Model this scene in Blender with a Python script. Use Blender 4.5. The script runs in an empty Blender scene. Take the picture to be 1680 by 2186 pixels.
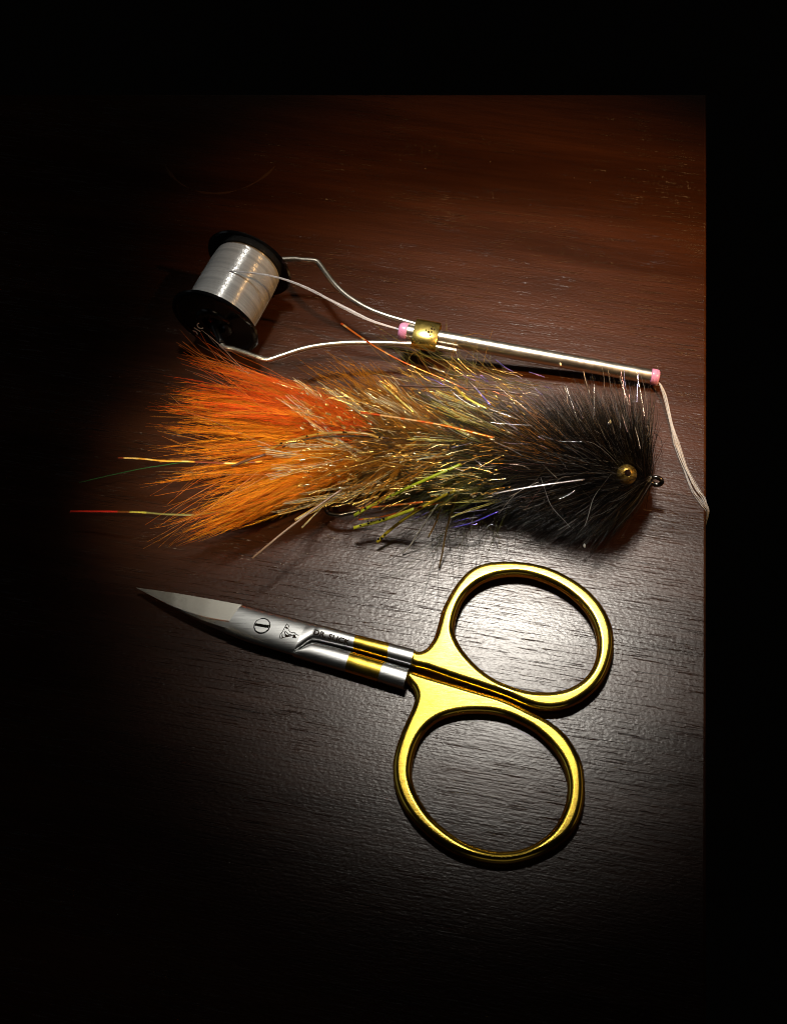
import bpy, bmesh, math, random
import numpy as np
from mathutils import Vector, Matrix
from mathutils.bvhtree import BVHTree

random.seed(7)
rng = np.random.default_rng(7)
C = bpy.context.scene.collection
sc = bpy.context.scene
sc.unit_settings.scale_length = 0.01          # one unit is one centimetre

# ------------------------------------------------------------------ camera
FPX, CX, CY, DIST, TILT = 2400.0, 1150.0, 1093.0, 24.7, math.radians(30)
IMG_W, IMG_H = 1680.0, 2186.0
cam_d = bpy.data.cameras.new('camera')
cam = bpy.data.objects.new('camera', cam_d)
C.objects.link(cam)
CAM = np.array([0.0, -DIST * math.sin(TILT), DIST * math.cos(TILT)])
cam.location = CAM
cam.rotation_euler = (TILT, 0, 0)
cam_d.sensor_fit = 'VERTICAL'
cam_d.sensor_height = 24.0
cam_d.lens = FPX / IMG_H * 24.0
cam_d.shift_x = (IMG_W / 2 - CX) / IMG_H
cam_d.shift_y = 0.0
cam_d.clip_start = 0.5
cam_d.clip_end = 400
cam_d.dof.use_dof = True
cam_d.dof.focus_distance = 23.6
cam_d.dof.aperture_fstop = 0.34
sc.camera = cam

def at(px, py, z=0.0):
    """point at height z seen at photo position px, py (1680 px wide photo)"""
    d = np.array([(px - CX) / FPX, -(py - CY) / FPX, -1.0])
    c, s = math.cos(TILT), math.sin(TILT)
    w = np.array([d[0], d[1] * c - d[2] * s, d[1] * s + d[2] * c])
    t = (z - CAM[2]) / w[2]
    return CAM + w * t

# ------------------------------------------------------------------ world, lights, exposure
world = bpy.data.worlds.new('World')
sc.world = world
world.use_nodes = True
bgn = world.node_tree.nodes['Background']
bgn.inputs['Color'].default_value = (0.9, 0.8, 0.7, 1)
bgn.inputs['Strength'].default_value = 0.0006
sc.view_settings.view_transform = 'Standard'
sc.view_settings.look = 'None'
sc.view_settings.exposure = 0.0
sc.view_settings.gamma = 1.0
sc.cycles.use_denoising = True
sc.cycles.filter_width = 1.05
sc.cycles.max_bounces = 8
sc.cycles.transparent_max_bounces = 12

def aim(o, target):
    d = Vector(target) - o.location
    o.rotation_euler = d.to_track_quat('-Z', 'Y').to_euler()

def spot(name, loc, target, watts, color, radius, half_angle, blend=1.0):
    l = bpy.data.lights.new(name, 'SPOT')
    l.energy = watts
    l.color = color
    l.shadow_soft_size = radius
    l.spot_size = 2 * half_angle
    l.spot_blend = blend
    o = bpy.data.objects.new(name, l)
    o.location = loc
    C.objects.link(o)
    aim(o, target)
    return o

# desk lamp: its mirror image in the lacquer is the pale pool round the finger loops
pool = at(1075, 1390)
v = pool - CAM
v /= np.linalg.norm(v)
refl = np.array([v[0], v[1], -v[2]])
lamp_pos = pool + refl * 38.0
spot('desk_lamp', lamp_pos, at(1045, 950), 98000, (1.0, 0.94, 0.84), 3.2, math.radians(11.9))
# area light added overhead beyond it, for a soft sheen in metal and lacquer
pl = bpy.data.lights.new('added_sheen_panel', 'AREA')
pl.shape = 'RECTANGLE'; pl.size = 30.0; pl.size_y = 16.0
pl.energy = 0.2 * math.pi * 30 * 16
pl.color = (0.93, 1.0, 0.98)
po = bpy.data.objects.new('added_sheen_panel', pl)
po.location = pool + refl * 62.0
C.objects.link(po); aim(po, pool)
# warm lamp standing to the right of the table
spot('warm_lamp', (22.0, -3.0, 28.0), at(1250, 630), 78000, (1.0, 0.54, 0.19), 0.8, math.radians(12.4))

# spot added on the near left to make the feather tail glow
spot('added_tail_fill', (-13.0, -11.0, 26.0), at(550, 990), 58000, (1.0, 0.78, 0.48), 1.5, math.radians(6.1))

# dim panels added out of view for reflections in the sides of polished metal
def panel(name, loc, w, h, radiance, color):
    l = bpy.data.lights.new(name, 'AREA')
    l.shape = 'RECTANGLE'; l.size = w; l.size_y = h
    l.energy = radiance * math.pi * w * h
    l.color = color
    o = bpy.data.objects.new(name, l)
    o.location = loc
    C.objects.link(o); aim(o, (0, 0, 0))
panel('added_reflection_panel', (5, 70, 26), 70, 26, 0.05, (1.0, 0.86, 0.66))
panel('added_reflection_panel', (70, 5, 24), 60, 24, 0.15, (1.0, 0.74, 0.46))
panel('added_reflection_panel', (-70, 0, 26), 60, 26, 0.14, (0.86, 0.93, 1.0))
panel('added_reflection_panel', (0, -75, 30), 60, 24, 0.10, (1.0, 0.9, 0.8))

# ------------------------------------------------------------------ helpers
def tag(o, label=None, cat=None, kind=None, group=None):
    if label: o['label'] = label
    if cat: o['category'] = cat
    if kind: o['kind'] = kind
    if group: o['group'] = group
    return o

def thing(name, label, cat, loc):
    o = bpy.data.objects.new(name, None)
    o.empty_display_size = 0.3
    o.location = Vector(loc)
    C.objects.link(o)
    return tag(o, label, cat)

def link_mesh(name, me, mat, parent=None, smooth=True):
    if mat is not None:
        me.materials.clear()
        me.materials.append(mat)
    if smooth:
        me.polygons.foreach_set('use_smooth', np.ones(len(me.polygons), dtype=bool))
    o = bpy.data.objects.new(name, me)
    C.objects.link(o)
    if parent is not None:
        o.parent = parent
        top = parent
        off = Vector((0, 0, 0))
        while top is not None:
            off += top.location
            top = top.parent
        me.transform(Matrix.Translation(-off))    # meshes are written in world space
    me.update()
    return o

def mesh_from(name, verts, faces, mat, parent=None, smooth=True):
    me = bpy.data.meshes.new(name)
    me.from_pydata([tuple(map(float, v)) for v in verts], [], faces)
    me.validate()
    bm = bmesh.new(); bm.from_mesh(me)
    bmesh.ops.recalc_face_normals(bm, faces=bm.faces)
    bm.to_mesh(me); bm.free()
    return link_mesh(name, me, mat, parent, smooth)

def catmull(pts, n=8, closed=False):
    P = np.array(pts, float)
    m = len(P)
    out = []
    rngi = range(m if closed else m - 1)
    for i in rngi:
        if closed:
            a, b, c, d = P[(i - 1) % m], P[i], P[(i + 1) % m], P[(i + 2) % m]
        else:
            b, c = P[i], P[i + 1]
            a = P[i - 1] if i > 0 else 2 * b - c
            d = P[i + 2] if i + 2 < m else 2 * c - b
        for k in range(n):
            t = k / n
            out.append(0.5 * ((2 * b) + (-a + c) * t + (2 * a - 5 * b + 4 * c - d) * t * t + (-a + 3 * b - 3 * c + d) * t ** 3))
    if not closed:
        out.append(P[-1])
    return np.array(out)

def frames(P):
    T = np.gradient(P, axis=0)
    T /= np.linalg.norm(T, axis=1)[:, None] + 1e-9
    up = np.array([0, 0, 1.0])
    S = np.cross(T, up)
    bad = np.linalg.norm(S, axis=1) < 1e-3
    S[bad] = np.array([1, 0, 0])
    S /= np.linalg.norm(S, axis=1)[:, None]
    U = np.cross(S, T)
    return T, S, U

def sweep_data(P, rs, ru, sides=10, twist=0.0, base=0):
    """tube round the path P; rs sideways radius, ru upward radius (scalars or arrays)"""
    P = np.asarray(P, float)
    n = len(P)
    rs = np.broadcast_to(np.asarray(rs, float), (n,))
    ru = np.broadcast_to(np.asarray(ru, float), (n,))
    T, S, U = frames(P)
    tw = np.linspace(0, twist, n) if np.isscalar(twist) else np.asarray(twist)
    vs, fs = [], []
    for i in range(n):
        ct, st = math.cos(tw[i]), math.sin(tw[i])
        s = S[i] * ct + U[i] * st
        u = -S[i] * st + U[i] * ct
        for k in range(sides):
            a = 2 * math.pi * (k + 0.5) / sides
            vs.append(P[i] + s * rs[i] * math.cos(a) + u * ru[i] * math.sin(a))
    for i in range(n - 1):
        for k in range(sides):
            a, b = base + i * sides + k, base + i * sides + (k + 1) % sides
            fs.append((a, b, b + sides, a + sides))
    fs.append(tuple(base + k for k in range(sides))[::-1])
    fs.append(tuple(base + (n - 1) * sides + k for k in range(sides)))
    return vs, fs

def tube(name, P, r, mat, parent, sides=14, ru=None):
    vs, fs = sweep_data(P, r, r if ru is None else ru, sides)
    return mesh_from(name, vs, fs, mat, parent)

def lathe(name, prof, origin, axis, mat, parent, seg=64, closed=True):
    """prof: (along axis, radius) closed outline"""
    ax = np.array(axis, float); ax /= np.linalg.norm(ax)
    ref = np.array([0, 0, 1.0]) if abs(ax[2]) < .95 else np.array([0, 1.0, 0])
    e1 = np.cross(ax, ref); e1 /= np.linalg.norm(e1)
    e2 = np.cross(e1, ax)
    vs, fs = [], []
    m = len(prof)
    for k in range(seg):
        a = 2 * math.pi * k / seg
        r = e1 * math.cos(a) + e2 * math.sin(a)
        for (h, rad) in prof:
            vs.append(np.array(origin) + ax * h + r * rad)
    for k in range(seg):
        k2 = (k + 1) % seg
        for j in range(m if closed else m - 1):
            j2 = (j + 1) % m
            fs.append((k * m + j, k2 * m + j, k2 * m + j2, k * m + j2))
    return mesh_from(name, vs, fs, mat, parent)

def autosmooth(o, deg=35):
    me = o.data
    bm = bmesh.new(); bm.from_mesh(me)
    for e in bm.edges:
        if len(e.link_faces) == 2 and e.calc_face_angle(0) > math.radians(deg):
            e.smooth = False
    bm.to_mesh(me); bm.free()
    return o

def strands(name, P, R, col, mat, parent, sides=3, kind='stuff'):
    """many tapered hairs in one mesh; P (n,K,3), R (n,K), col (n,3) or (n,K,3)"""
    P = np.asarray(P, float)
    n, K, _ = P.shape
    T = np.gradient(P, axis=1)
    T /= np.linalg.norm(T, axis=2)[:, :, None] + 1e-9
    ref = rng.normal(size=(n, 1, 3))
    N = np.cross(T, np.broadcast_to(ref, T.shape))
    N /= np.linalg.norm(N, axis=2)[:, :, None] + 1e-9
    B = np.cross(T, N)
    ang = np.arange(sides) * 2 * math.pi / sides
    V = (P[:, :, None, :] + R[:, :, None, None] * (N[:, :, None, :] * np.cos(ang)[None, None, :, None] + B[:, :, None, :] * np.sin(ang)[None, None, :, None]))
    V = V.reshape(-1, 3)
    i = np.arange(n)[:, None, None] * (K * sides)
    k = np.arange(K - 1)[None, :, None] * sides
    s = np.arange(sides)[None, None, :]
    s2 = (s + 1) % sides
    a = i + k + s; b = i + k + s2
    F = np.stack([a, b, b + sides, a + sides], axis=-1).reshape(-1, 4)
    me = bpy.data.meshes.new(name)
    me.vertices.add(len(V)); me.vertices.foreach_set('co', V.astype(np.float32).ravel())
    me.loops.add(F.size); me.loops.foreach_set('vertex_index', F.astype(np.int32).ravel())
    me.polygons.add(len(F))
    me.polygons.foreach_set('loop_start', np.arange(0, F.size, 4, dtype=np.int32))
    me.polygons.foreach_set('loop_total', np.full(len(F), 4, dtype=np.int32))
    me.update(calc_edges=True)
    col = np.asarray(col, float)
    if col.ndim == 2:
        col = np.broadcast_to(col[:, None, :], (n, K, 3))
    cc = np.ones((n, K, sides, 4))
    cc[..., :3] = col[:, :, None, :]
    at_ = me.attributes.new('Col', 'FLOAT_COLOR', 'POINT')
    at_.data.foreach_set('color', cc.astype(np.float32).ravel())
    o = link_mesh(name, me, mat, parent)
    if kind: o['kind'] = kind
    return o

# ------------------------------------------------------------------ materials
def new_mat(name):
    m = bpy.data.materials.new(name)
    m.use_nodes = True
    nt = m.node_tree
    return m, nt, nt.nodes['Principled BSDF']

def node(nt, typ, **kw):
    n = nt.nodes.new(typ)
    for k, v_ in kw.items():
        if k in n.inputs.keys():
            n.inputs[k].default_value = v_
        else:
            setattr(n, k, v_)
    return n

def ramp(nt, stops):
    r = nt.nodes.new('ShaderNodeValToRGB')
    e = r.color_ramp.elements
    while len(e) < len(stops):
        e.new(0.5)
    for el, (p, c) in zip(e, stops):
        el.position = p
        el.color = (*c, 1) if len(c) == 3 else c
    return r

def coords(nt, scale, rot=(0, 0, 0), loc=(0, 0, 0)):
    tc = nt.nodes.new('ShaderNodeTexCoord')
    mp = nt.nodes.new('ShaderNodeMapping')
    mp.inputs['Scale'].default_value = scale
    mp.inputs['Rotation'].default_value = rot
    mp.inputs['Location'].default_value = loc
    nt.links.new(tc.outputs['Object'], mp.inputs['Vector'])
    return mp

def table_material():
    m, nt, p = new_mat('dark_walnut_lacquer')
    L = nt.links.new
    tc = nt.nodes.new('ShaderNodeTexCoord')
    rotm = node(nt, 'ShaderNodeMapping')
    rotm.inputs['Rotation'].default_value = (0, 0, math.radians(10.0))
    L(tc.outputs['Object'], rotm.inputs['Vector'])
    def stretched(sx, sy, off=0.0):
        mp = node(nt, 'ShaderNodeMapping')
        mp.inputs['Scale'].default_value = (sx, sy, 1)
        mp.inputs['Location'].default_value = (off, off * 1.7, 0)
        L(rotm.outputs['Vector'], mp.inputs['Vector'])
        return mp
    def noise(mp, scale=1.0, detail=3.0, rough=0.55, dist=0.0):
        n = node(nt, 'ShaderNodeTexNoise')
        n.inputs['Scale'].default_value = scale
        n.inputs['Detail'].default_value = detail
        n.inputs['Roughness'].default_value = rough
        n.inputs['Distortion'].default_value = dist
        L(mp.outputs['Vector'], n.inputs['Vector'])
        return n
    broad = noise(stretched(0.07, 0.55), 1.0, 4.0, 0.6, 0.3)
    fine = noise(stretched(0.5, 9.0, 3.0), 1.0, 4.0, 0.65)
    mix = node(nt, 'ShaderNodeMath', operation='MULTIPLY_ADD')
    L(fine.outputs['Fac'], mix.inputs[0]); mix.inputs[1].default_value = 0.45
    L(broad.outputs['Fac'], mix.inputs[2])
    cr = ramp(nt, [(0.42, (0.019, 0.0057, 0.0016)), (0.68, (0.034, 0.0102, 0.0028)), (0.95, (0.062, 0.0185, 0.005))])
    L(mix.outputs[0], cr.inputs['Fac'])
    # open pores: short dashes along the grain, some places none
    pores = noise(stretched(0.9, 32.0, 7.0), 1.0, 2.5, 0.55)
    patch = noise(stretched(0.25, 0.8, 11.0), 1.0, 2.0, 0.5)
    pr = ramp(nt, [(0.60, (0, 0, 0)), (0.66, (1, 1, 1))])
    L(pores.outputs['Fac'], pr.inputs['Fac'])
    pt = ramp(nt, [(0.40, (0.0, 0.0, 0.0)), (0.58, (1, 1, 1))])
    L(patch.outputs['Fac'], pt.inputs['Fac'])
    pm = node(nt, 'ShaderNodeMath', operation='MULTIPLY')
    L(pr.outputs['Color'], pm.inputs[0]); L(pt.outputs['Color'], pm.inputs[1])
    dk = node(nt, 'ShaderNodeMix', data_type='RGBA')
    L(pm.outputs[0], dk.inputs['Factor'])
    L(cr.outputs['Color'], dk.inputs['A'])
    dk.inputs['B'].default_value = (0.015, 0.005, 0.002, 1)
    L(dk.outputs['Result'], p.inputs['Base Color'])
    # relief: pores sunk, orange peel of the lacquer, brush streaks
    peel = noise(stretched(11.0, 17.0, 5.0), 1.0, 2.0, 0.5)
    streak = noise(stretched(1.6, 26.0, 2.0), 1.0, 2.0, 0.5)
    h1 = node(nt, 'ShaderNodeMath', operation='MULTIPLY_ADD')
    L(pm.outputs[0], h1.inputs[0]); h1.inputs[1].default_value = -2.2
    L(peel.outputs['Fac'], h1.inputs[2])
    h2 = node(nt, 'ShaderNodeMath', operation='MULTIPLY_ADD')
    L(streak.outputs['Fac'], h2.inputs[0]); h2.inputs[1].default_value = 0.8
    L(h1.outputs[0], h2.inputs[2])
    bp = node(nt, 'ShaderNodeBump')
    bp.inputs['Strength'].default_value = 0.55
    bp.inputs['Distance'].default_value = 0.0075
    L(h2.outputs[0], bp.inputs['Height'])
    L(bp.outputs['Normal'], p.inputs['Normal'])
    rr = ramp(nt, [(0.3, (0.25,) * 3), (0.7, (0.33,) * 3)])
    L(broad.outputs['Fac'], rr.inputs['Fac'])
    L(rr.outputs['Color'], p.inputs['Roughness'])
    p.inputs['Specular IOR Level'].default_value = 0.47
    return m

def metal(name, color, rough, brush=None, bump=0.2, dist=0.004, coat=0.0):
    m, nt, p = new_mat(name)
    p.inputs['Base Color'].default_value = (*color, 1)
    p.inputs['Metallic'].default_value = 1.0
    p.inputs['Roughness'].default_value = rough
    L = nt.links.new
    if brush is not None:
        mp = coords(nt, brush[0], (0, 0, brush[1]))
        n = node(nt, 'ShaderNodeTexNoise')
        n.inputs['Scale'].default_value = 1.0
        n.inputs['Detail'].default_value = 3.0
        L(mp.outputs['Vector'], n.inputs['Vector'])
        b = node(nt, 'ShaderNodeBump')
        b.inputs['Strength'].default_value = bump
        b.inputs['Distance'].default_value = dist
        L(n.outputs['Fac'], b.inputs['Height'])
        L(b.outputs['Normal'], p.inputs['Normal'])
        r = node(nt, 'ShaderNodeMapRange')
        r.inputs['To Min'].default_value = rough * 0.7
        r.inputs['To Max'].default_value = rough * 1.35
        L(n.outputs['Fac'], r.inputs['Value'])
        L(r.outputs['Result'], p.inputs['Roughness'])
    return m

def plain(name, color, rough, metallic=0.0, spec=0.5, noise_amt=0.15, scale=6.0):
    m, nt, p = new_mat(name)
    L = nt.links.new
    mp = coords(nt, (scale,) * 3)
    n = node(nt, 'ShaderNodeTexNoise')
    n.inputs['Detail'].default_value = 3
    L(mp.outputs['Vector'], n.inputs['Vector'])
    r = ramp(nt, [(0.3, tuple(c * (1 - noise_amt) for c in color)), (0.7, tuple(min(1, c * (1 + noise_amt)) for c in color))])
    L(n.outputs['Fac'], r.inputs['Fac'])
    L(r.outputs['Color'], p.inputs['Base Color'])
    p.inputs['Roughness'].default_value = rough
    p.inputs['Metallic'].default_value = metallic
    p.inputs['Specular IOR Level'].default_value = spec
    return m

def hair_mat(name, rough, spec=0.5, trans=0.0, metallic=0.0, sheen=0.0):
    m, nt, p = new_mat(name)
    L = nt.links.new
    a = node(nt, 'ShaderNodeAttribute', attribute_name='Col')
    L(a.outputs['Color'], p.inputs['Base Color'])
    p.inputs['Roughness'].default_value = rough
    p.inputs['Specular IOR Level'].default_value = spec
    p.inputs['Metallic'].default_value = metallic
    if trans > 0:
        t = node(nt, 'ShaderNodeBsdfTranslucent')
        L(a.outputs['Color'], t.inputs['Color'])
        mx = node(nt, 'ShaderNodeMixShader')
        mx.inputs[0].default_value = trans
        L(p.outputs[0], mx.inputs[1]); L(t.outputs[0], mx.inputs[2])
        L(mx.outputs[0], nt.nodes['Material Output'].inputs['Surface'])
    return m

M_TABLE = table_material()
ANG = math.radians(-17)
M_GOLD = metal('polished_gold_plate', (0.95, 0.65, 0.09), 0.20, ((5, 5, 5), 0), 0.06, 0.01)
M_GOLD_FLAT = metal('brushed_gold_plate', (0.80, 0.55, 0.08), 0.37, ((4, 45, 20), math.radians(62)), 0.5, 0.008)
M_STEEL = metal('satin_steel', (0.50, 0.51, 0.51), 0.30, ((1.2, 60, 40), math.radians(17)), 0.06, 0.002)
M_MATTE = metal('ground_steel', (0.42, 0.41, 0.37), 0.42, ((25, 25, 25), 0), 0.3, 0.004)
M_WIRE = metal('bobbin_steel', (0.70, 0.66, 0.57), 0.31, ((6, 6, 6), 0), 0.05)
M_BRASS = metal('bent_brass', (0.95, 0.72, 0.20), 0.24, ((8, 8, 8), 0), 0.1)
M_ETCH = plain('etched_mark', (0.02, 0.012, 0.007), 0.8, spec=0.1)
M_DARK = plain('dark_parts_and_slot_shade', (0.006, 0.005, 0.004), 0.9, spec=0.05)  # near-black of fly body, speckles and eye stem; also paints the screw slot's shade
M_PINK = plain('pink_ceramic', (0.58, 0.24, 0.44), 0.3, scale=4)
M_BLACK = plain('black_plastic', (0.003, 0.003, 0.0035), 0.16, spec=.35)
M_INK = plain('white_print', (0.85, 0.87, 0.87), 0.5)
M_HOOK = metal('black_nickel', (0.10, 0.09, 0.08), 0.2)
M_BLACKHAIR = hair_mat('black_hair', 0.27, 0.32)
M_FUR = hair_mat('dyed_fur', 0.42, 0.5, 0.25)
M_MARABOU = hair_mat('dyed_marabou', 0.55, 0.3, 0.45)
M_FLASH = hair_mat('metallic_flash', 0.25, 0.5, 0.0, 0.75)
M_PEARL = hair_mat('pearl_tinsel', 0.25, 0.8, 0.25, 0.1)
M_RUBBER = hair_mat('silicone_leg', 0.3, 0.5, 0.3)
M_FLOSS = hair_mat('white_floss', 0.35, 0.5, 0.3)

# ------------------------------------------------------------------ table
def build_table():
    tl, tr = at(-900, 201), at(1507, 201)
    br = at(1507, 2500)
    bl = at(-900, 2500)
    bm = bmesh.new()
    top = [bm.verts.new(tuple(p_)) for p_ in (bl, br, tr, tl)]
    f = bm.faces.new(top)
    bm.normal_update()
    if f.normal.z < 0: f.normal_flip()
    r = bmesh.ops.extrude_face_region(bm, geom=[f])
    for e in r['geom']:
        if isinstance(e, bmesh.types.BMVert):
            e.co.z -= 2.4
    bmesh.ops.recalc_face_normals(bm, faces=bm.faces)
    edges = [e for e in bm.edges if all(abs(v_.co.z) < 1e-4 for v_ in e.verts)]
    bmesh.ops.bevel(bm, geom=edges, offset=0.06, segments=3, affect='EDGES', profile=0.5)
    me = bpy.data.meshes.new('table')
    bm.to_mesh(me); bm.free()
    o = link_mesh('table', me, M_TABLE, None, smooth=False)
    tag(o, 'dark red-brown lacquered wooden table top with open grain', None, 'structure')
    return o
build_table()

# ------------------------------------------------------------------ scissors
def c5(x, y): return (268.8 + 0.4 * x, 1209.6 + 0.4 * y)
def c6(x, y): return (806.4 + 0.32 * x, 1142.4 + 0.32 * y)
def c7(x, y): return (772.8 + 0.34 * x, 1411.2 + 0.34 * y)

scissors = thing('scissors', 'small gold-handled steel fly-tying scissors lying on the bare table', 'scissors', at(870, 1390, 0))

def rod(name, Ls, Rs, zc, hh, mat, parent, n=10, power=2.8, seg=28, smooth_path=True):
    k = n if smooth_path else 1
    La, Ra = catmull(Ls, k), catmull(Rs, k)
    t = np.linspace(0, len(zc) - 1, len(La))
    zc = np.interp(t, range(len(zc)), zc)
    hh = np.interp(t, range(len(hh)), hh)
    vs, fs = [], []
    for l, r_, z, h in zip(La, Ra, zc, hh):
        a, b = at(*l, z), at(*r_, z)
        mid, half = (a + b) / 2, (b - a) / 2
        for j in range(seg):
            th = 2 * math.pi * j / seg
            cx = math.copysign(abs(math.cos(th)) ** (2 / power), math.cos(th))
            cz = math.copysign(abs(math.sin(th)) ** (2 / power), math.sin(th))
            vs.append(mid + half * cx + np.array([0, 0, h * cz]))
    m = len(La)
    for i in range(m - 1):
        for j in range(seg):
            a, b = i * seg + j, i * seg + (j + 1) % seg
            fs.append((a, b, b + seg, a + seg))
    fs.append(tuple(range(seg))[::-1]); fs.append(tuple((m - 1) * seg + j for j in range(seg)))
    return autosmooth(mesh_from(name, vs, fs, mat, parent), 50)

# upper half: joint body and shank (steel), gold band, steel collar
LA = [(630, 206), (700, 224), (850, 264), (1000, 304), (1060, 320), (1230, 366)]
RA = [(598, 392), (680, 415), (790, 445), (897, 470), (1004, 399), (1216, 446)]
def lerp2(a, b, t): return (a[0] + (b[0] - a[0]) * t, a[1] + (b[1] - a[1]) * t)
upperL = [c5(*p_) for p_ in [(630, 205), (700, 224), (800, 251), (900, 277), (968, 296), (985, 300), (1005, 305), (1030, 312), (1060, 320), (1140, 342), (1232, 368)]]
upperR = [c5(*p_) for p_ in [(528, 353), (640, 397), (750, 431), (848, 460), (892, 471), (905, 463), (950, 428), (985, 402), (1012, 398), (1100, 417), (1216, 445)]]
shank_a = rod('shank', upperL, upperR, [.26] * 8 + [.25] * 3, [.13] * 8 + [.15] * 3, M_STEEL, scissors, n=4, power=2.5)
def seg_pair(name, l0, l1, r0, r1, z, h, mat, label=None):
    Ls = [c5(*lerp2(l0, l1, t)) for t in (0, .33, .67, 1)]
    Rs = [c5(*lerp2(r0, r1, t)) for t in (0, .33, .67, 1)]
    o = rod(name, Ls, Rs, [z] * 4, [h] * 4, mat, scissors, n=4, power=2.5)
    return o
seg_pair('gold_band', (1232, 367.5), (1410, 411.5), (1216, 446), (1396, 497), .25, .157, M_GOLD)
seg_pair('collar', (1410, 413), (1545, 447), (1396, 496), (1522, 531), .25, .15, M_STEEL)
# lower half
lowL = [c5(*p_) for p_ in [(905, 474), (950, 440), (990, 411), (1015, 408), (1100, 428), (1208, 458)]]
lowR = [c5(*p_) for p_ in [(893, 481), (915, 487), (960, 500), (1010, 515), (1090, 538), (1172, 561)]]
shank_b = rod('shank', lowL, lowR, [.20] * 6, [.16] * 6, M_STEEL, scissors, n=5, power=2.5)
seg_pair('gold_band', (1208, 457.5), (1386, 509.5), (1172, 561.5), (1346, 614), .20, .167, M_GOLD)
seg_pair('collar', (1386, 510), (1514, 547), (1346, 613), (1484, 656), .20, .16, M_STEEL)

# blade: flat ground face, ridge and bevel; lower blade just under it
bl_L = [c5(*p_) for p_ in [(57, 112), (250, 139), (440, 171), (628, 205)]]
bl_M = [c5(*p_) for p_ in [(57.5, 112.6), (250, 210), (425, 267), (574, 293)]]
bl_R = [c5(*p_) for p_ in [(58, 113.5), (225, 203), (400, 296), (528, 352)]]
def strip_solid(name, rails, mat, parent, n=10, ang=30):
    """rails: list of (photo points, z list) going round the section"""
    A = []
    for pts, zs in rails:
        p_ = catmull(pts, n)
        t = np.linspace(0, len(zs) - 1, len(p_))
        z = np.interp(t, range(len(zs)), zs)
        A.append([at(*q, zz) for q, zz in zip(p_, z)])
    m, k = len(A[0]), len(A)
    vs = [A[j][i] for i in range(m) for j in range(k)]
    fs = []
    for i in range(m - 1):
        for j in range(k):
            a, b = i * k + j, i * k + (j + 1) % k
            fs.append((a, b, b + k, a + k))
    fs.append(tuple(range(k))[::-1]); fs.append(tuple((m - 1) * k + j for j in range(k)))
    return autosmooth(mesh_from(name, vs, fs, mat, parent), ang)
bl_M2 = [lerp2(a, b, .12) for a, b in zip(bl_M, bl_R)]
bl_M3 = [lerp2(a, b, .62) for a, b in zip(bl_M, bl_R)]
blade = strip_solid('blade', [(bl_M, [.20, .30, .35, .37]), (bl_M2, [.20, .31, .365, .385]), (bl_M3, [.20, .29, .34, .365]),
                              (bl_R, [.195, .24, .25, .25]), (bl_R, [.17, .15, .15, .15]), (bl_M, [.17, .15, .15, .15])], M_STEEL, scissors)
strip_solid('ground_face', [(bl_L, [.20, .29, .315, .325]), (bl_M, [.20, .295, .33, .345]), (bl_M, [.18, .17, .17, .17]), (bl_L, [.18, .17, .17, .17])], M_MATTE, blade)
lb_R = [c5(*p_) for p_ in [(60, 114), (225, 199), (420, 300), (610, 380), (905, 470)]]
lb_L = [c5(*p_) for p_ in [(59, 114), (250, 150), (440, 185), (640, 225), (960, 310)]]
strip_solid('blade', [(lb_L, [.17, .13, .13, .12, .12]), (lb_R, [.17, .12, .12, .10, .12]), (lb_R, [.15, .03, .03, .03, .04]), (lb_L, [.15, .03, .03, .03, .04])], M_STEEL, scissors)

# finger loops: outline with a hole, rounded all round
def inflated(name, outer, holes, z0, thick, mat, parent, bev, conv, n=6):
    cu = bpy.data.curves.new(name, 'CURVE')
    cu.dimensions = '2D'; cu.fill_mode = 'BOTH'
    zc = z0 + thick / 2
    for loop in [outer] + holes:
        pts = [at(*conv(*q), zc) for q in catmull(loop, n, closed=True)]
        s = cu.splines.new('POLY'); s.use_cyclic_u = True
        s.points.add(len(pts) - 1)
        for sp_, q in zip(s.points, pts):
            sp_.co = (q[0], q[1], 0, 1)
    cu.bevel_depth = bev; cu.bevel_resolution = 7
    cu.extrude = thick / 2 - bev
    cu.offset = -bev
    tmp = bpy.data.objects.new('tmp', cu)
    C.objects.link(tmp)
    dg = bpy.context.evaluated_depsgraph_get()
    me = bpy.data.meshes.new_from_object(tmp.evaluated_get(dg))
    bpy.data.objects.remove(tmp); bpy.data.curves.remove(cu)
    me.name = name
    me.transform(Matrix.Translation((0, 0, zc)))
    bm = bmesh.new(); bm.from_mesh(me)
    bmesh.ops.remove_doubles(bm, verts=bm.verts, dist=1e-4)
    bmesh.ops.recalc_face_normals(bm, faces=bm.faces)
    bm.to_mesh(me); bm.free()
    o = autosmooth(link_mesh(name, me, mat, parent), 40)
    o.data.materials.append(M_GOLD_FLAT)          # the ground flats keep their brush marks
    for p_ in o.data.polygons:
        if p_.normal.z > .998: p_.material_index = 1
    return o

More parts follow.
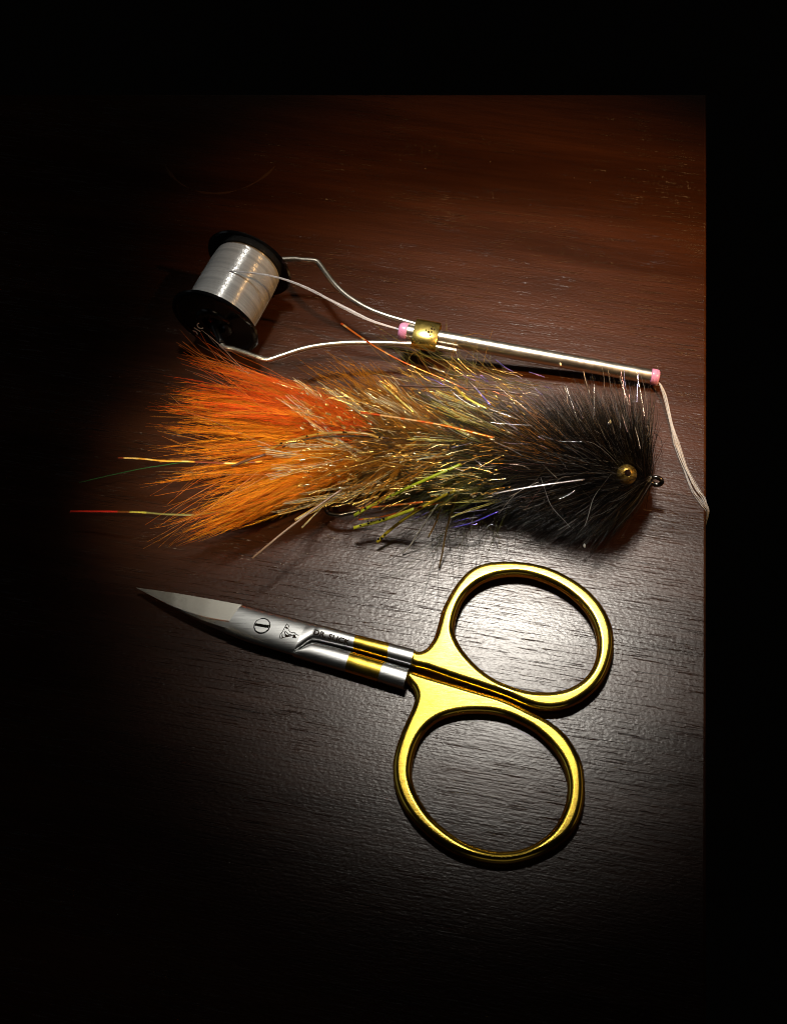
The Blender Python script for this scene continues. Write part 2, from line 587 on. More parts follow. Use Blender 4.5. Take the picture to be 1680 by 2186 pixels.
upper_out = [(212, 868), (222, 782), (290, 782), (335, 752), (375, 690), (400, 610), (430, 505), (480, 405), (540, 315), (620, 237), (720, 196),
             (850, 183), (1000, 192), (1150, 228), (1300, 302), (1420, 392), (1510, 502), (1560, 620), (1572, 740), (1552, 850),
             (1512, 950), (1450, 1035), (1370, 1102), (1280, 1150), (1180, 1172), (1080, 1168), (980, 1138), (860, 1086), (700, 1030), (500, 964), (330, 905)]
upper_in = [(512, 640), (530, 530), (580, 425), (670, 340), (790, 290), (930, 276), (1060, 300), (1200, 360), (1320, 448), (1405, 550), (1452, 670),
            (1458, 780), (1432, 880), (1372, 965), (1285, 1022), (1180, 1050), (1050, 1051), (930, 1026), (800, 976), (690, 903), (600, 812), (540, 725)]
lower_out = [(272, 122), (276, 88), (305, 68), (400, 97), (500, 127), (700, 187), (860, 234), (960, 275), (1060, 324), (1170, 380), (1262, 452), (1330, 540), (1380, 650),
             (1396, 760), (1392, 880), (1365, 990), (1310, 1090), (1220, 1170), (1100, 1232), (960, 1272), (840, 1277), (700, 1252),
             (560, 1200), (440, 1122), (330, 1020), (250, 905), (205, 785), (195, 660), (215, 550), (262, 420), (312, 310), (334, 235), (318, 182), (290, 150)]
lower_in = [(312, 700), (325, 600), (355, 515), (405, 440), (480, 380), (580, 345), (700, 332), (840, 342), (960, 382), (1080, 448), (1180, 540),
            (1250, 640), (1284, 750), (1284, 850), (1258, 950), (1202, 1052), (1110, 1132), (1000, 1182), (880, 1198), (770, 1184), (650, 1142),
            (540, 1072), (440, 982), (370, 882), (328, 790)]
inflated('finger_loop', upper_out, [upper_in], 0.06, 0.29, M_GOLD, scissors, 0.128, c6)
inflated('finger_loop', lower_out, [lower_in], 0.0, 0.29, M_GOLD, scissors, 0.128, c7)

# screw, lettering and emblem laid on the joint body
bvh = None
def surf_z(x, y):
    h = bvh.ray_cast(Vector((x, y, 5)), Vector((0, 0, -1)))
    return h[0].z if h[0] is not None else 0.38
def make_bvh(o):
    me = o.data
    w = [v_.co + Vector(o.parent.location) for v_ in me.vertices]
    return BVHTree.FromPolygons(w, [tuple(p_.vertices) for p_ in me.polygons])
bvh = make_bvh(shank_a)
scr_c = at(*c5(728, 316), 0.39)
zt = surf_z(scr_c[0], scr_c[1])
lathe('screw', [(-.06, 0.0001), (-.06, .155), (.006, .155), (.012, .148), (.012, .0001)], (scr_c[0], scr_c[1], zt), (0, 0.0, 1), M_STEEL, scissors, 40, closed=False)
screw = bpy.data.objects['screw']
autosmooth(screw, 30)
lathe('rim', [(-.02, .155), (.009, .155), (.009, .170), (-.02, .170)], (scr_c[0], scr_c[1], zt), (0, 0, 1), M_DARK, screw, 40)
def bar(name, a, b, w, z, mat, parent, h=.006):
    a, b = np.array(a[:2]), np.array(b[:2])
    d = b - a; d /= np.linalg.norm(d)
    nrm = np.array([-d[1], d[0]]) * w / 2
    q = [a + nrm, a - nrm, b - nrm, b + nrm]
    vs = [(*p_, z) for p_ in q] + [(*p_, z + h) for p_ in q]
    return mesh_from(name, vs, [(0, 1, 2, 3), (4, 5, 6, 7), (0, 1, 5, 4), (1, 2, 6, 5), (2, 3, 7, 6), (3, 0, 4, 7)], mat, parent, False)
bar('slot', at(*c5(692, 310), zt), at(*c5(765, 322), zt), .06, zt + .0105, M_DARK, screw)

def drape(bm, lift):
    for v_ in bm.verts:
        v_.co.z = surf_z(v_.co.x, v_.co.y) + lift + v_.co.z

def text_on(name, body, p0, p1, cap_px, mat, parent, zref, sx=1.0):
    """flat lettering whose baseline runs from p0 to p1, laid on the surface below"""
    cu = bpy.data.curves.new(name, 'FONT')
    cu.body = body; cu.size = 1.0; cu.extrude = 0.0; cu.offset = 0.03; cu.resolution_u = 3
    tmp = bpy.data.objects.new('tmp', cu); C.objects.link(tmp)
    dg = bpy.context.evaluated_depsgraph_get()
    me = bpy.data.meshes.new_from_object(tmp.evaluated_get(dg))
    bpy.data.objects.remove(tmp); bpy.data.curves.remove(cu)
    bm = bmesh.new(); bm.from_mesh(me)
    xs = [v_.co.x for v_ in bm.verts]; ys = [v_.co.y for v_ in bm.verts]
    x0, x1, y1 = min(xs), max(xs), max(ys)
    a, b = at(*p0, zref), at(*p1, zref)
    d = (b - a); Lw = np.linalg.norm(d); d /= Lw
    nrm = np.array([-d[1], d[0], 0])
    cap = cap_px / 99.0
    for v_ in bm.verts:
        u = (v_.co.x - x0) / (x1 - x0) * Lw
        w = v_.co.y / y1 * cap
        q = a + d * u + nrm * w
        v_.co = Vector((q[0], q[1], 0))
    bmesh.ops.triangulate(bm, faces=bm.faces)
    bmesh.ops.subdivide_edges(bm, edges=bm.edges, cuts=2, use_grid_fill=True)
    drape(bm, 0.0035)
    r = bmesh.ops.extrude_face_region(bm, geom=bm.faces[:])
    for e in r['geom']:
        if isinstance(e, bmesh.types.BMVert):
            e.co.z -= 0.006
    bmesh.ops.recalc_face_normals(bm, faces=bm.faces)
    bm.to_mesh(me); bm.free()
    me.name = name
    return link_mesh(name, me, mat, parent, False)
text_on('lettering', 'DR. SLICK', c5(999, 358), c5(1190, 416), 10.5, M_ETCH, shank_a, 0.40)

def ce(x, y): return (577.9 + 0.12 * x, 1276.8 + 0.12 * y)
def emblem():
    bm = bmesh.new()
    strokes = [[(285, 450), (245, 530), (215, 590), (170, 650), (155, 705), (200, 708), (255, 690), (340, 675), (400, 655)],
               [(285, 450), (325, 490), (310, 530), (335, 590), (385, 615), (420, 608), (450, 640), (500, 665)],
               [(250, 522), (310, 530)], [(245, 590), (260, 640), (300, 662), (360, 655)], [(275, 590), (310, 640), (370, 640)],
               [(190, 700), (202, 650)], [(212, 700), (224, 650)]]
    def quad(pts):
        vs = [bm.verts.new((*at(*ce(*q), 0.40)[:2], 0)) for q in pts]
        bm.faces.new(vs)
    for s in strokes:
        for (a, b) in zip(s[:-1], s[1:]):
            d = np.array(b, float) - np.array(a, float); d /= np.linalg.norm(d)
            nn = np.array([-d[1], d[0]]) * 6.0
            a2, b2 = np.array(a) - d * 4, np.array(b) + d * 4
            quad([a2 + nn, a2 - nn, b2 - nn, b2 + nn])
    quad([(412, 640), (385, 700), (455, 708), (440, 650)])
    quad([(250, 640), (255, 690), (330, 670), (290, 657)])
    quad([(270, 505), (262, 535), (305, 545), (300, 515)])
    bmesh.ops.triangulate(bm, faces=bm.faces)
    bmesh.ops.subdivide_edges(bm, edges=bm.edges, cuts=1, use_grid_fill=True)
    drape(bm, 0.003)
    me = bpy.data.meshes.new('emblem')
    r = bmesh.ops.extrude_face_region(bm, geom=bm.faces[:])
    for e in r['geom']:
        if isinstance(e, bmesh.types.BMVert):
            e.co.z -= 0.006
    bm.to_mesh(me); bm.free()
    link_mesh('emblem', me, M_ETCH, shank_a, False)
emblem()

# ------------------------------------------------------------------ thread spool
FR = 1.05
Pn = at(463, 684, FR); Pf = at(531, 567, FR)
ax = Pf - Pn; SPL = np.linalg.norm(ax); ax /= SPL
spool = thing('thread_spool', 'black spool wound with silvery white thread, held between the wire arms', 'spool', (Pn[0], Pn[1], 0))
def flange(o, d):
    prof = [(0.0, .28), (0.0, .98), (.02, 1.03), (.06, FR), (.10, 1.035), (.12, .99), (.115, .92), (.085, .89), (.085, .46), (.12, .44), (.14, .40), (.14, .28)]
    return lathe('flange', prof, o, d, M_BLACK, spool, 96)
autosmooth(flange(Pn, -ax), 40); autosmooth(flange(Pf, ax), 40)
lathe('core', [(0.0, .30), (SPL, .30), (SPL, .60), (0.0, .60)], Pn, ax, M_BLACK, spool, 48)
def winding():
    m_, nt, p = new_mat('silver_thread_winding')
    L = nt.links.new
    mp = coords(nt, (1.2, 1.2, 1.2))
    # turns of the thread: bands across the axis
    vm = node(nt, 'ShaderNodeVectorMath', operation='DOT_PRODUCT')
    vm.inputs[1].default_value = tuple(ax)
    tc = nt.nodes.new('ShaderNodeTexCoord')
    L(tc.outputs['Object'], vm.inputs[0])
    cmb = nt.nodes.new('ShaderNodeCombineXYZ')
    L(vm.outputs['Value'], cmb.inputs['X'])
    add = node(nt, 'ShaderNodeVectorMath', operation='MULTIPLY_ADD')
    L(mp.outputs['Vector'], add.inputs[0]); add.inputs[1].default_value = (.22, .22, .22)
    mul = node(nt, 'ShaderNodeVectorMath', operation='SCALE'); mul.inputs['Scale'].default_value = 9.0
    L(cmb.outputs[0], mul.inputs[0]); L(mul.outputs[0], add.inputs[2])
    n = node(nt, 'ShaderNodeTexNoise'); n.inputs['Scale'].default_value = 1.5; n.inputs['Detail'].default_value = 6; n.inputs['Roughness'].default_value = .65
    L(add.outputs[0], n.inputs['Vector'])
    r = ramp(nt, [(0.3, (0.42, 0.44, 0.45)), (0.7, (0.70, 0.71, 0.72))])
    L(n.outputs['Fac'], r.inputs['Fac']); L(r.outputs['Color'], p.inputs['Base Color'])
    p.inputs['Roughness'].default_value = 0.22
    p.inputs['Specular IOR Level'].default_value = 0.9
    p.inputs['Metallic'].default_value = 0.3
    b = node(nt, 'ShaderNodeBump'); b.inputs['Strength'].default_value = .35; b.inputs['Distance'].default_value = .02
    L(n.outputs['Fac'], b.inputs['Height']); L(b.outputs['Normal'], p.inputs['Normal'])
    turns, seg = 62, 72
    prof = []
    for i in range(turns * 3 + 1):
        h = .02 + (SPL - .04) * i / (turns * 3)
        rr = .81 - .03 * abs(2 * h / SPL - 1) ** 4
        prof.append((h, rr + (.005 if i % 3 else -.004) + random.uniform(-.002, .002)))
    prof = [(.02, .58)] + prof + [(SPL - .02, .58)]
    o = lathe('thread_winding', prof, Pn, ax, m_, spool, seg)
    co = np.empty(len(o.data.vertices) * 3); o.data.vertices.foreach_get('co', co)
    co = co.reshape(-1, 3)
    off = np.array(spool.location)
    rel = co + off - Pn
    h = rel @ ax
    radv = rel - np.outer(h, ax)
    th = np.arctan2(radv[:, 2], radv @ np.cross(ax, [0, 0, 1]))
    co += np.outer(.012 * np.sin(2 * th + h * 3) + .014 * np.sin(th + 1) , ax)
    o.data.vertices.foreach_set('co', co.ravel())
winding()
# print on the outer face of the near flange
def flange_text():
    cu = bpy.data.curves.new('lettering', 'FONT'); cu.body = 'D1C'; cu.size = 1.0; cu.extrude = 0.01
    tmp = bpy.data.objects.new('tmp', cu); C.objects.link(tmp)
    dg = bpy.context.evaluated_depsgraph_get()
    me = bpy.data.meshes.new_from_object(tmp.evaluated_get(dg))
    bpy.data.objects.remove(tmp); bpy.data.curves.remove(cu)
    n = -ax
    face_o = Pn + n * 0.087
    # place by the viewing ray through the print, on the face plane
    def on_face(px, py):
        a = at(px, py, 0.0); d = a - CAM
        t = np.dot(face_o - CAM, n) / np.dot(d, n)
        return CAM + d * t
    a, b = on_face(419, 719), on_face(438, 697)
    d = b - a; Lw = np.linalg.norm(d); d /= Lw
    up = np.cross(n, d)
    vs = np.array([v_.co[:] for v_ in me.vertices])
    x0, x1, y1 = vs[:, 0].min(), vs[:, 0].max(), vs[:, 1].max()
    W = a + np.outer((vs[:, 0] - x0) / (x1 - x0) * Lw, d) + np.outer(vs[:, 1] / y1 * .17, up) + np.outer((vs[:, 2]) * .3, n)
    me.vertices.foreach_set('co', W.ravel())
    me.name = 'lettering'
    link_mesh('lettering', me, M_INK, spool, False)
flange_text()

# ------------------------------------------------------------------ bobbin holder
def c1(x, y): return (302.4 + 0.4 * x, 436.8 + 0.4 * y)
def c2(x, y): return (806.4 + 0.42 * x, 604.8 + 0.42 * y)
T0 = at(*c2(108, 240), 0.84); T1 = at(*c2(1428, 481), 0.24)
tdir = (T1 - T0) / np.linalg.norm(T1 - T0)
TL = np.linalg.norm(T1 - T0)
holder = thing('bobbin_holder', 'steel bobbin holder with two wire arms, brass collar and pink-tipped tube', 'thread bobbin', (T1[0], T1[1], 0))
tube_r = .178
lathe('tube', [(.20, tube_r - .035), (.20, tube_r), (TL - .20, tube_r), (TL - .20, tube_r - .035)], T0, tdir, M_WIRE, holder, 40)
autosmooth(bpy.data.objects['tube'], 40)
for a, s in ((T0, 1), (T1, -1)):
    lathe('ceramic_insert', [(.0, .06), (-.0, .14), (.02, .174), (.06, .19), (.17, .19), (.20, .18), (.2, .06)], a, tdir * s, M_PINK, holder, 32)
hub_n = Pn - ax * .14; hub_f = Pf + ax * .14
armU = [(hub_f[0], hub_f[1], hub_f[2])]
armU += [tuple(at(*c1(x, y), z)) for x, y, z in [(800, 291, 1.08), (860, 296, 1.08), (915, 299, 1.08), (938, 306, 1.07), (955, 325, 1.06), (980, 360, 1.05), (1030, 425, 1.04), (1100, 490, 1.0), (1200, 552, .96), (1300, 592, .92), (1400, 622, .88), (1470, 642, .86), (1560, 672, .83)]]
armL = [(hub_n[0], hub_n[1], hub_n[2])]
armL += [tuple(at(*c1(x, y), z)) for x, y, z in [(432, 752, .98), (500, 774, .98), (600, 809, .98), (645, 825, .97), (668, 828, .97), (692, 826, .97), (740, 810, .96), (850, 774, .95), (950, 753, .93), (1080, 740, .91), (1200, 738, .88), (1350, 742, .84), (1440, 746, .82), (1560, 760, .78), (1650, 777, .74), (1680, 782, .725)]]
tube('wire_arm', catmull(armU, 8), .066, M_WIRE, holder, 16)
tube('wire_arm', catmull(armL, 8), .066, M_WIRE, holder, 16)
tube('arm_foot', np.array([hub_n + (np.array(armL[1]) - hub_n) * q for q in np.linspace(-.08, .96, 6)]), .085, M_BLACK, holder, 16)
def collar():
    h0, h1 = 0.36, 0.93
    mid = T0 + tdir * ((h0 + h1) / 2)
    # section: flattened band round the tube with the two wires either side
    side = np.cross(tdir, [0, 0, 1.0]); side /= np.linalg.norm(side)
    up = np.cross(side, tdir)
    sec = []
    for k in range(40):
        a = 2 * math.pi * k / 40
        ca, sa = math.cos(a), math.sin(a)
        rx = .40 * math.copysign(abs(ca) ** (2 / 2.6), ca)
        rz = .235 * math.copysign(abs(sa) ** (2 / 1.7), sa)
        sec.append((rx, rz))
    vs, fs = [], []
    rows = [(h0, 1.0), (h0 + .01, 1.02), (h1 - .01, 1.02), (h1, 1.0), (h1, .90), (h0, .90)]
    for h, s in rows:
        sh = (h - (h0 + h1) / 2) * -.10
        for rx, rz in sec:
            vs.append(T0 + tdir * h + side * (rx * s + sh * 0) + up * rz * s)
    m, k = len(rows), 40
    for i in range(m):
        i2 = (i + 1) % m
        for j in range(k):
            j2 = (j + 1) % k
            fs.append((i * k + j, i * k + j2, i2 * k + j2, i2 * k + j))
    o = autosmooth(mesh_from('brass_collar', vs, fs, M_BRASS, holder), 40)
    # small stamped mark on its top
    global bvh
    old = bvh; bvh = make_bvh(o)
    bm = bmesh.new()
    c = np.array([917.5, 707.0])
    for dx, dy, r0 in [(-3, 2, 3.2), (4, -5, 2.8), (9, -4, 2.4), (-8, -1, 1.8), (1, 8, 2.4), (3, 2, 2.2), (6, -9, 1.6)]:
        vs_ = []
        for q in range(7):
            a = q * 2 * math.pi / 7
            rr = r0 * random.uniform(.6, 1.1)
            vs_.append(bm.verts.new((*at(c[0] + dx + rr * math.cos(a), c[1] + dy + rr * math.sin(a), 1.0)[:2], 0)))
        bm.faces.new(vs_)
    drape(bm, .004)
    r = bmesh.ops.extrude_face_region(bm, geom=bm.faces[:])
    for e in r['geom']:
        if isinstance(e, bmesh.types.BMVert): e.co.z -= .008
    me = bpy.data.meshes.new('stamped_mark'); bm.to_mesh(me); bm.free()
    link_mesh('stamped_mark', me, M_ETCH, o, False)
    bvh = old
collar()

# ------------------------------------------------------------------ thread (floss through the tube)
floss = thing('thread', 'white untwisted floss running off the spool, through the tube and over the table edge', 'thread', tuple(at(1440, 900, 0)))
def bundle(name, path, nf, spread, rad, col, K=28, wob=.02):
    base = catmull(path, 10)
    t = np.linspace(0, 1, len(base)); tt = np.linspace(0, 1, K)
    base = np.stack([np.interp(tt, t, base[:, i]) for i in range(3)], 1)
    T, S, U = frames(base)
    sp_ = np.interp(tt, np.linspace(0, 1, len(spread)), spread)
    P = np.empty((nf, K, 3)); R = np.full((nf, K), rad)
    for i in range(nf):
        ph, fr = random.uniform(0, 6.28), random.uniform(.6, 2.2)
        a0 = random.uniform(0, 6.28); rr = math.sqrt(random.random())
        ang = a0 + fr * tt * 2.5
        P[i] = base + S * (sp_ * rr * np.cos(ang))[:, None] + U * (sp_ * rr * np.sin(ang) * .6)[:, None] + S * (wob * np.sin(ph + tt * 9) * sp_ * 3)[:, None]
        P[i, :, 2] = np.maximum(P[i, :, 2], .015) if name != 'thread_tail' else P[i, :, 2]
    cols = np.array(col)[None, :] * rng.uniform(.75, 1.1, (nf, 1))
    return strands(name, P, R, cols, M_FLOSS, floss, 4)
sp0 = at(*c1(455, 350), 1.9)
bundle('thread_span', [tuple(at(*c1(x, y), z)) for x, y, z in [(440, 352, 1.84), (520, 358, 1.885), (600, 366, 1.88), (680, 378, 1.82), (780, 405, 1.70), (900, 455, 1.55), (1000, 507, 1.38), (1100, 560, 1.22), (1230, 622, 1.05), (1370, 664, .87), (1420, 672, .84)]],
       34, [.012, .014, .016, .018, .026, .036, .03, .04, .03, .016, .012], .0055, (.78, .80, .86))
tail_pts = [(1404, 815, .22), (1411, 826, .2), (1420, 850, .12), (1432, 905, .05), (1444, 950, .04), (1462, 1000, .04), (1482, 1042, .04), (1497, 1064, .04)]
tp = [tuple(at(*q)) for q in tail_pts]
eN = at(1507, 1078, 0)
tp += [(eN[0] - .05, eN[1], .03), (eN[0] + .025, eN[1] - .12, -.08), (eN[0] + .02, eN[1] - .2, -.5), (eN[0] + .02, eN[1] - .25, -1.2), (eN[0] + .02, eN[1] - .3, -2.2)]
bundle('thread_tail', tp, 17, [.012, .03, .05, .035, .075, .05, .09, .10, .08, .05, .03, .03, .03], .0048, (.80, .78, .76), 56)

# ------------------------------------------------------------------ streamer fly
def c3(x, y): return (268.8 + 0.36 * x, 705.6 + 0.36 * y)
def c4(x, y): return (806.4 + 0.38 * x, 739.2 + 0.38 * y)
def c8(x, y): return (672 + 0.24 * x, 974.4 + 0.24 * y)
S0, S1 = at(1386, 1024, .85), at(770, 968, .6)
fly = thing('fishing_fly', 'large shaggy streamer fly with orange feather tail and black head, lying across the table', 'fishing fly', ((S0[0] + S1[0]) / 2, (S0[1] + S1[1]) / 2, 0))
e1 = (S1 - S0); SL = np.linalg.norm(e1); e1 /= SL
e2 = np.cross([0, 0, 1.0], e1); e2 /= np.linalg.norm(e2)
if e2[1] < 0: e2 = -e2
e3 = np.array([0, 0, 1.0])
def spine(px):
    """spine points at photo columns px"""
    t = (1386 - np.asarray(px, float)) / (1386 - 770)
    return S0 + (S1 - S0) * t[..., None]

U = random.uniform
def curve_strands(root, tip, bend, K, sag=0.0, wob=0.0):
    """quadratic curves; bend (n,3) moves the middle"""
    t = np.linspace(0, 1, K)[None, :, None]
    mid = (root + tip) / 2 + bend
    P = root[:, None] * (1 - t) ** 2 + 2 * mid[:, None] * t * (1 - t) + tip[:, None] * t ** 2
    if wob > 0:
        n = len(root)
        ph = rng.uniform(0, 6.28, (n, 1, 3)); fr = rng.uniform(3, 9, (n, 1, 3)); am = rng.normal(0, wob, (n, 1, 3))
        P = P + am * np.sin(ph + fr * t) * t
    P[..., 2] = np.maximum(P[..., 2], .02 + .05 * rng.random((len(root), 1)))
    return P

def taper(n, K, r, r_tip=.25, var=.3):
    t = np.linspace(0, 1, K)
    return (r * rng.uniform(1 - var, 1 + var, (n, 1))) * (1 - (1 - r_tip) * t ** 1.5)[None]

def pick(n, colors, weights, jit=.25):
    c = np.array(colors, float)[rng.choice(len(colors), n, p=np.array(weights) / np.sum(weights))]
    return c * rng.uniform(1 - jit, 1 + jit, (n, 1))

def fur(name, n, px_rng, angle, length, colors, weights, mat, r=.005, K=7, vert=.75, psi=None, wob=.03, curl=.12, sag=.25, asym=1.0, px_pow=1.0, kind='stuff'):
    px = px_rng[0] + (px_rng[1] - px_rng[0]) * rng.random(n) ** px_pow
    root = spine(px) + rng.normal(0, .07, (n, 3))
    a = np.radians(angle(px) if callable(angle) else np.full(n, angle)) + rng.normal(0, .11, n)
    ps = rng.uniform(0, 2 * math.pi, n) if psi is None else rng.uniform(psi[0], psi[1], n)
    lat, ver = np.cos(ps), np.sin(ps)
    a = np.where(lat < 0, a * (1 - .28 * (-lat)), a)
    Ln = (length(px) if callable(length) else length) * rng.uniform(.62, 1.08, n) * np.where(lat < 0, 1 - (1 - asym) * (-lat), 1.0)
    d = e1[None] * np.cos(a)[:, None] + np.sin(a)[:, None] * (e2[None] * lat[:, None] + e3[None] * (ver * vert)[:, None])
    tip = root + d * Ln[:, None]
    tip[:, 2] -= sag * Ln * .3
    bend = (e2[None] * lat[:, None] + e3[None] * ver[:, None]) * (curl * Ln * np.sin(a) * .5)[:, None] + rng.normal(0, .06, (n, 3)) * Ln[:, None] * .5
    P = curve_strands(root, tip, bend, K, wob=wob)
    return strands(name, P, taper(n, K, r), pick(n, colors, weights), mat, fly, 3, kind)

BLK = (.004, .0035, .0035); BLK2 = (.008, .007, .007); GRY = (.10, .095, .09); OLV = (.06, .06, .007); OLV2 = (.15, .13, .012)
DKG = (.03, .035, .02); BRN = (.16, .075, .015); GLD = (.36, .17, .014); AMB = (.55, .21, .02)

# solid wound body so that no table shows through the middle
tube('wound_body', np.array([spine(np.array(x)) for x in np.linspace(1378, 790, 24)]), np.interp(np.linspace(0, 1, 24), [0, .08, .4, .8, 1], [.09, .24, .26, .2, .12]), M_DARK, fly, 14)

def head_ang(px): return np.interp(px, [1140, 1220, 1300, 1350, 1380], [24, 40, 60, 74, 84])
fur('head_hair', 18000, (1130, 1380), head_ang, lambda px: np.interp(px, [1130, 1380], [2.65, 2.35]), [BLK, BLK2, GRY, (.05, .028, .012), (.3, .28, .26)], [60, 30, 5, 6, .7], M_BLACKHAIR, r=.0046, asym=.82, px_pow=.85, curl=.16)
fur('under_fur', 5000, (1140, 1378), head_ang, 1.5, [BLK], [1], hair_mat('dark_underfur', .5, .12), r=.007, K=5, asym=.85)
fur('collar_hair', 6000, (960, 1200), lambda px: np.interp(px, [960, 1200], [20, 32]), 2.5, [BLK2, DKG, OLV, OLV2, BRN, (.16, .16, .12)], [24, 24, 22, 14, 10, 4], M_FUR, r=.0045, asym=.97, wob=.05)
fur('amber_hair', 2200, (1090, 1290), lambda px: np.interp(px, [1090, 1290], [22, 38]), 2.3, [AMB, GLD, BRN], [5, 3, 4], M_FUR, r=.0048, psi=(.0, 1.7), wob=.04)
fur('olive_hair', 3600, (830, 1060), lambda px: np.interp(px, [830, 1060], [15, 24]), 2.5, [(.22, .085, .008), (.34, .15, .012), OLV2, (.12, .05, .008), OLV], [30, 20, 15, 25, 8], M_FUR, r=.0046, asym=.85, wob=.06)

# marabou: every barb carries fine barbules
def plumes(name, roots, tips, bend, colors, nb, blen, mat, r=.0056, zmin=.03, K=12, barb_from=.12):
    n = len(roots)
    P = curve_strands(roots, tips, bend, K, wob=.05)
    Pb = P
    main_col = colors
    o = strands(name, P, taper(n, K, r, .2), main_col, mat, fly, 3)
    t = rng.uniform(barb_from, .93, (n, nb))
    idx = t * (K - 1); i0 = np.clip(idx.astype(int), 0, K - 2); f = (idx - i0)[..., None]
    ii = np.arange(n)[:, None]
    base = Pb[ii, i0] * (1 - f) + Pb[ii, i0 + 1] * f
    tan = Pb[ii, i0 + 1] - Pb[ii, i0]
    tan /= np.linalg.norm(tan, axis=2)[..., None] + 1e-9
    side = rng.normal(size=(n, nb, 3)); side -= (side * tan).sum(2)[..., None] * tan
    side /= np.linalg.norm(side, axis=2)[..., None]
    ln = blen * (1 - t) ** .8 * rng.uniform(.6, 1.2, (n, nb)) + .04
    d = tan * .92 + side * (rng.uniform(.15, .8, (n, nb)) * (1.05 - t))[..., None]
    tipb = base + d * ln[..., None]
    rt, tp_ = base.reshape(-1, 3), tipb.reshape(-1, 3)
    Q = curve_strands(rt, tp_, -side.reshape(-1, 3) * (ln.reshape(-1, 1) * -.06), 3)
    cb = np.repeat(main_col, nb, 0) * rng.uniform(.8, 1.15, (n * nb, 1))
    strands(name + '_fluff', Q, taper(n * nb, 3, r * .55, .3), cb, mat, o, 3)
    return o

tips3 = [(372, 118), (330, 160), (300, 220), (230, 290), (190, 365), (140, 400), (190, 480), (180, 545), (150, 605), (140, 690), (160, 760), (170, 830),
         (110, 930), (140, 990), (180, 1100), (200, 1165), (250, 1215), (300, 1270), (360, 1300), (470, 1240), (590, 1190), (720, 1130), (830, 1080)]
tipc = np.array(tips3, float)
cum = np.concatenate([[0], np.cumsum(np.linalg.norm(np.diff(tipc, axis=0), axis=1))])
def tail(name, n, u0, u1, colors, weights, zr, short, nb, base_y, zroot):
    # barbs gather in pointed wisps: several share a tip
    nc = n // 6
    cu_ = rng.uniform(u0, u1, nc) * cum[-1]
    kc = 1 - short * rng.random(nc) ** 1.3
    cid = rng.integers(0, nc, n)
    u = cu_[cid] + rng.normal(0, 6, n)
    tx = np.interp(u, cum, tipc[:, 0]) + rng.normal(0, 26, nc)[cid] + rng.normal(0, 7, n); ty = np.interp(u, cum, tipc[:, 1]) + rng.normal(0, 24, nc)[cid] + rng.normal(0, 7, n)
    z = rng.uniform(zr[0], zr[1], nc)[cid]
    k = kc[cid] * rng.uniform(.9, 1.04, n)
    roots = np.empty((n, 3)); tips = np.empty((n, 3))
    for i in range(n):
        bx, by = random.uniform(1330, 1480), base_y + (ty[i] - 650) * .10 + random.gauss(0, 26)
        rx = c3(bx, by)
        qx, qy = bx + (tx[i] - bx) * k[i], by + (ty[i] - by) * k[i]
        roots[i] = at(*rx, zroot + random.uniform(-.25, .3)); tips[i] = at(*c3(qx, qy), z[i])
    bend = np.zeros((n, 3)); bend[:, 2] = rng.uniform(.0, .35, n); bend[:, 1] = (roots[:, 1] - tips[:, 1]) * -.12 + rng.normal(0, .16, n)
    return plumes(name, roots, tips, bend, pick(n, colors, weights, .2), nb, .5, M_MARABOU)
tail('orange_marabou', 620, .13, 1.0, [(.88, .32, .012), (.95, .46, .02), (.82, .23, .010), (.5, .13, .006)], [5, 5, 3, 1.5], (.05, 1.2), .62, 92, 690, .7)
tail('red_marabou', 260, .0, .30, [(.88, .15, .008), (.80, .11, .007), (.9, .24, .014), (.88, .32, .016)], [5, 3, 4, 3], (.5, 1.5), .62, 92, 620, .95)

def midplumes(name, n, root_px, tip_list, colors, weights, z0, z1, nb, blen):
    roots = np.empty((n, 3)); tips = np.empty((n, 3))
    for i in range(n):
        a = random.choice(tip_list)
        k = 1 - .45 * random.random() ** 1.5
        rx, ry = random.uniform(*root_px[0]), random.gauss(*root_px[1])
        qx, qy = rx + (a[0] + random.gauss(0, 14) - rx) * k, ry + (a[1] + random.gauss(0, 12) - ry) * k
        roots[i] = at(rx, ry, random.uniform(.6, 1.2)); tips[i] = at(qx, qy, random.uniform(z0, z1))
    bend = rng.normal(0, .12, (n, 3)); bend[:, 2] = np.abs(bend[:, 2]) + .1
    return plumes(name, roots, tips, bend, pick(n, colors, weights, .2), nb, blen, M_MARABOU, r=.006)
midplumes('brown_marabou', 270, ((860, 1010), (955, 30)), [(620, 790), (650, 775), (690, 742), (705, 755), (735, 770), (790, 755), (630, 830), (610, 900), (640, 960), (610, 1010), (640, 1060), (700, 1080), (760, 1095)],
          [(.50, .19, .007), (.62, .26, .010), (.20, .075, .006)], [4, 3, 4], .3, 1.5, 44, .34)
midplumes('olive_marabou', 150, ((1000, 1150), (985, 28)), [(820, 800), (850, 830), (790, 880), (800, 1060), (850, 1100), (900, 1110), (950, 790)],
          [(.10, .10, .008), (.15, .12, .010), (.05, .055, .008)], [4, 3, 3], .3, 1.4, 36, .32)

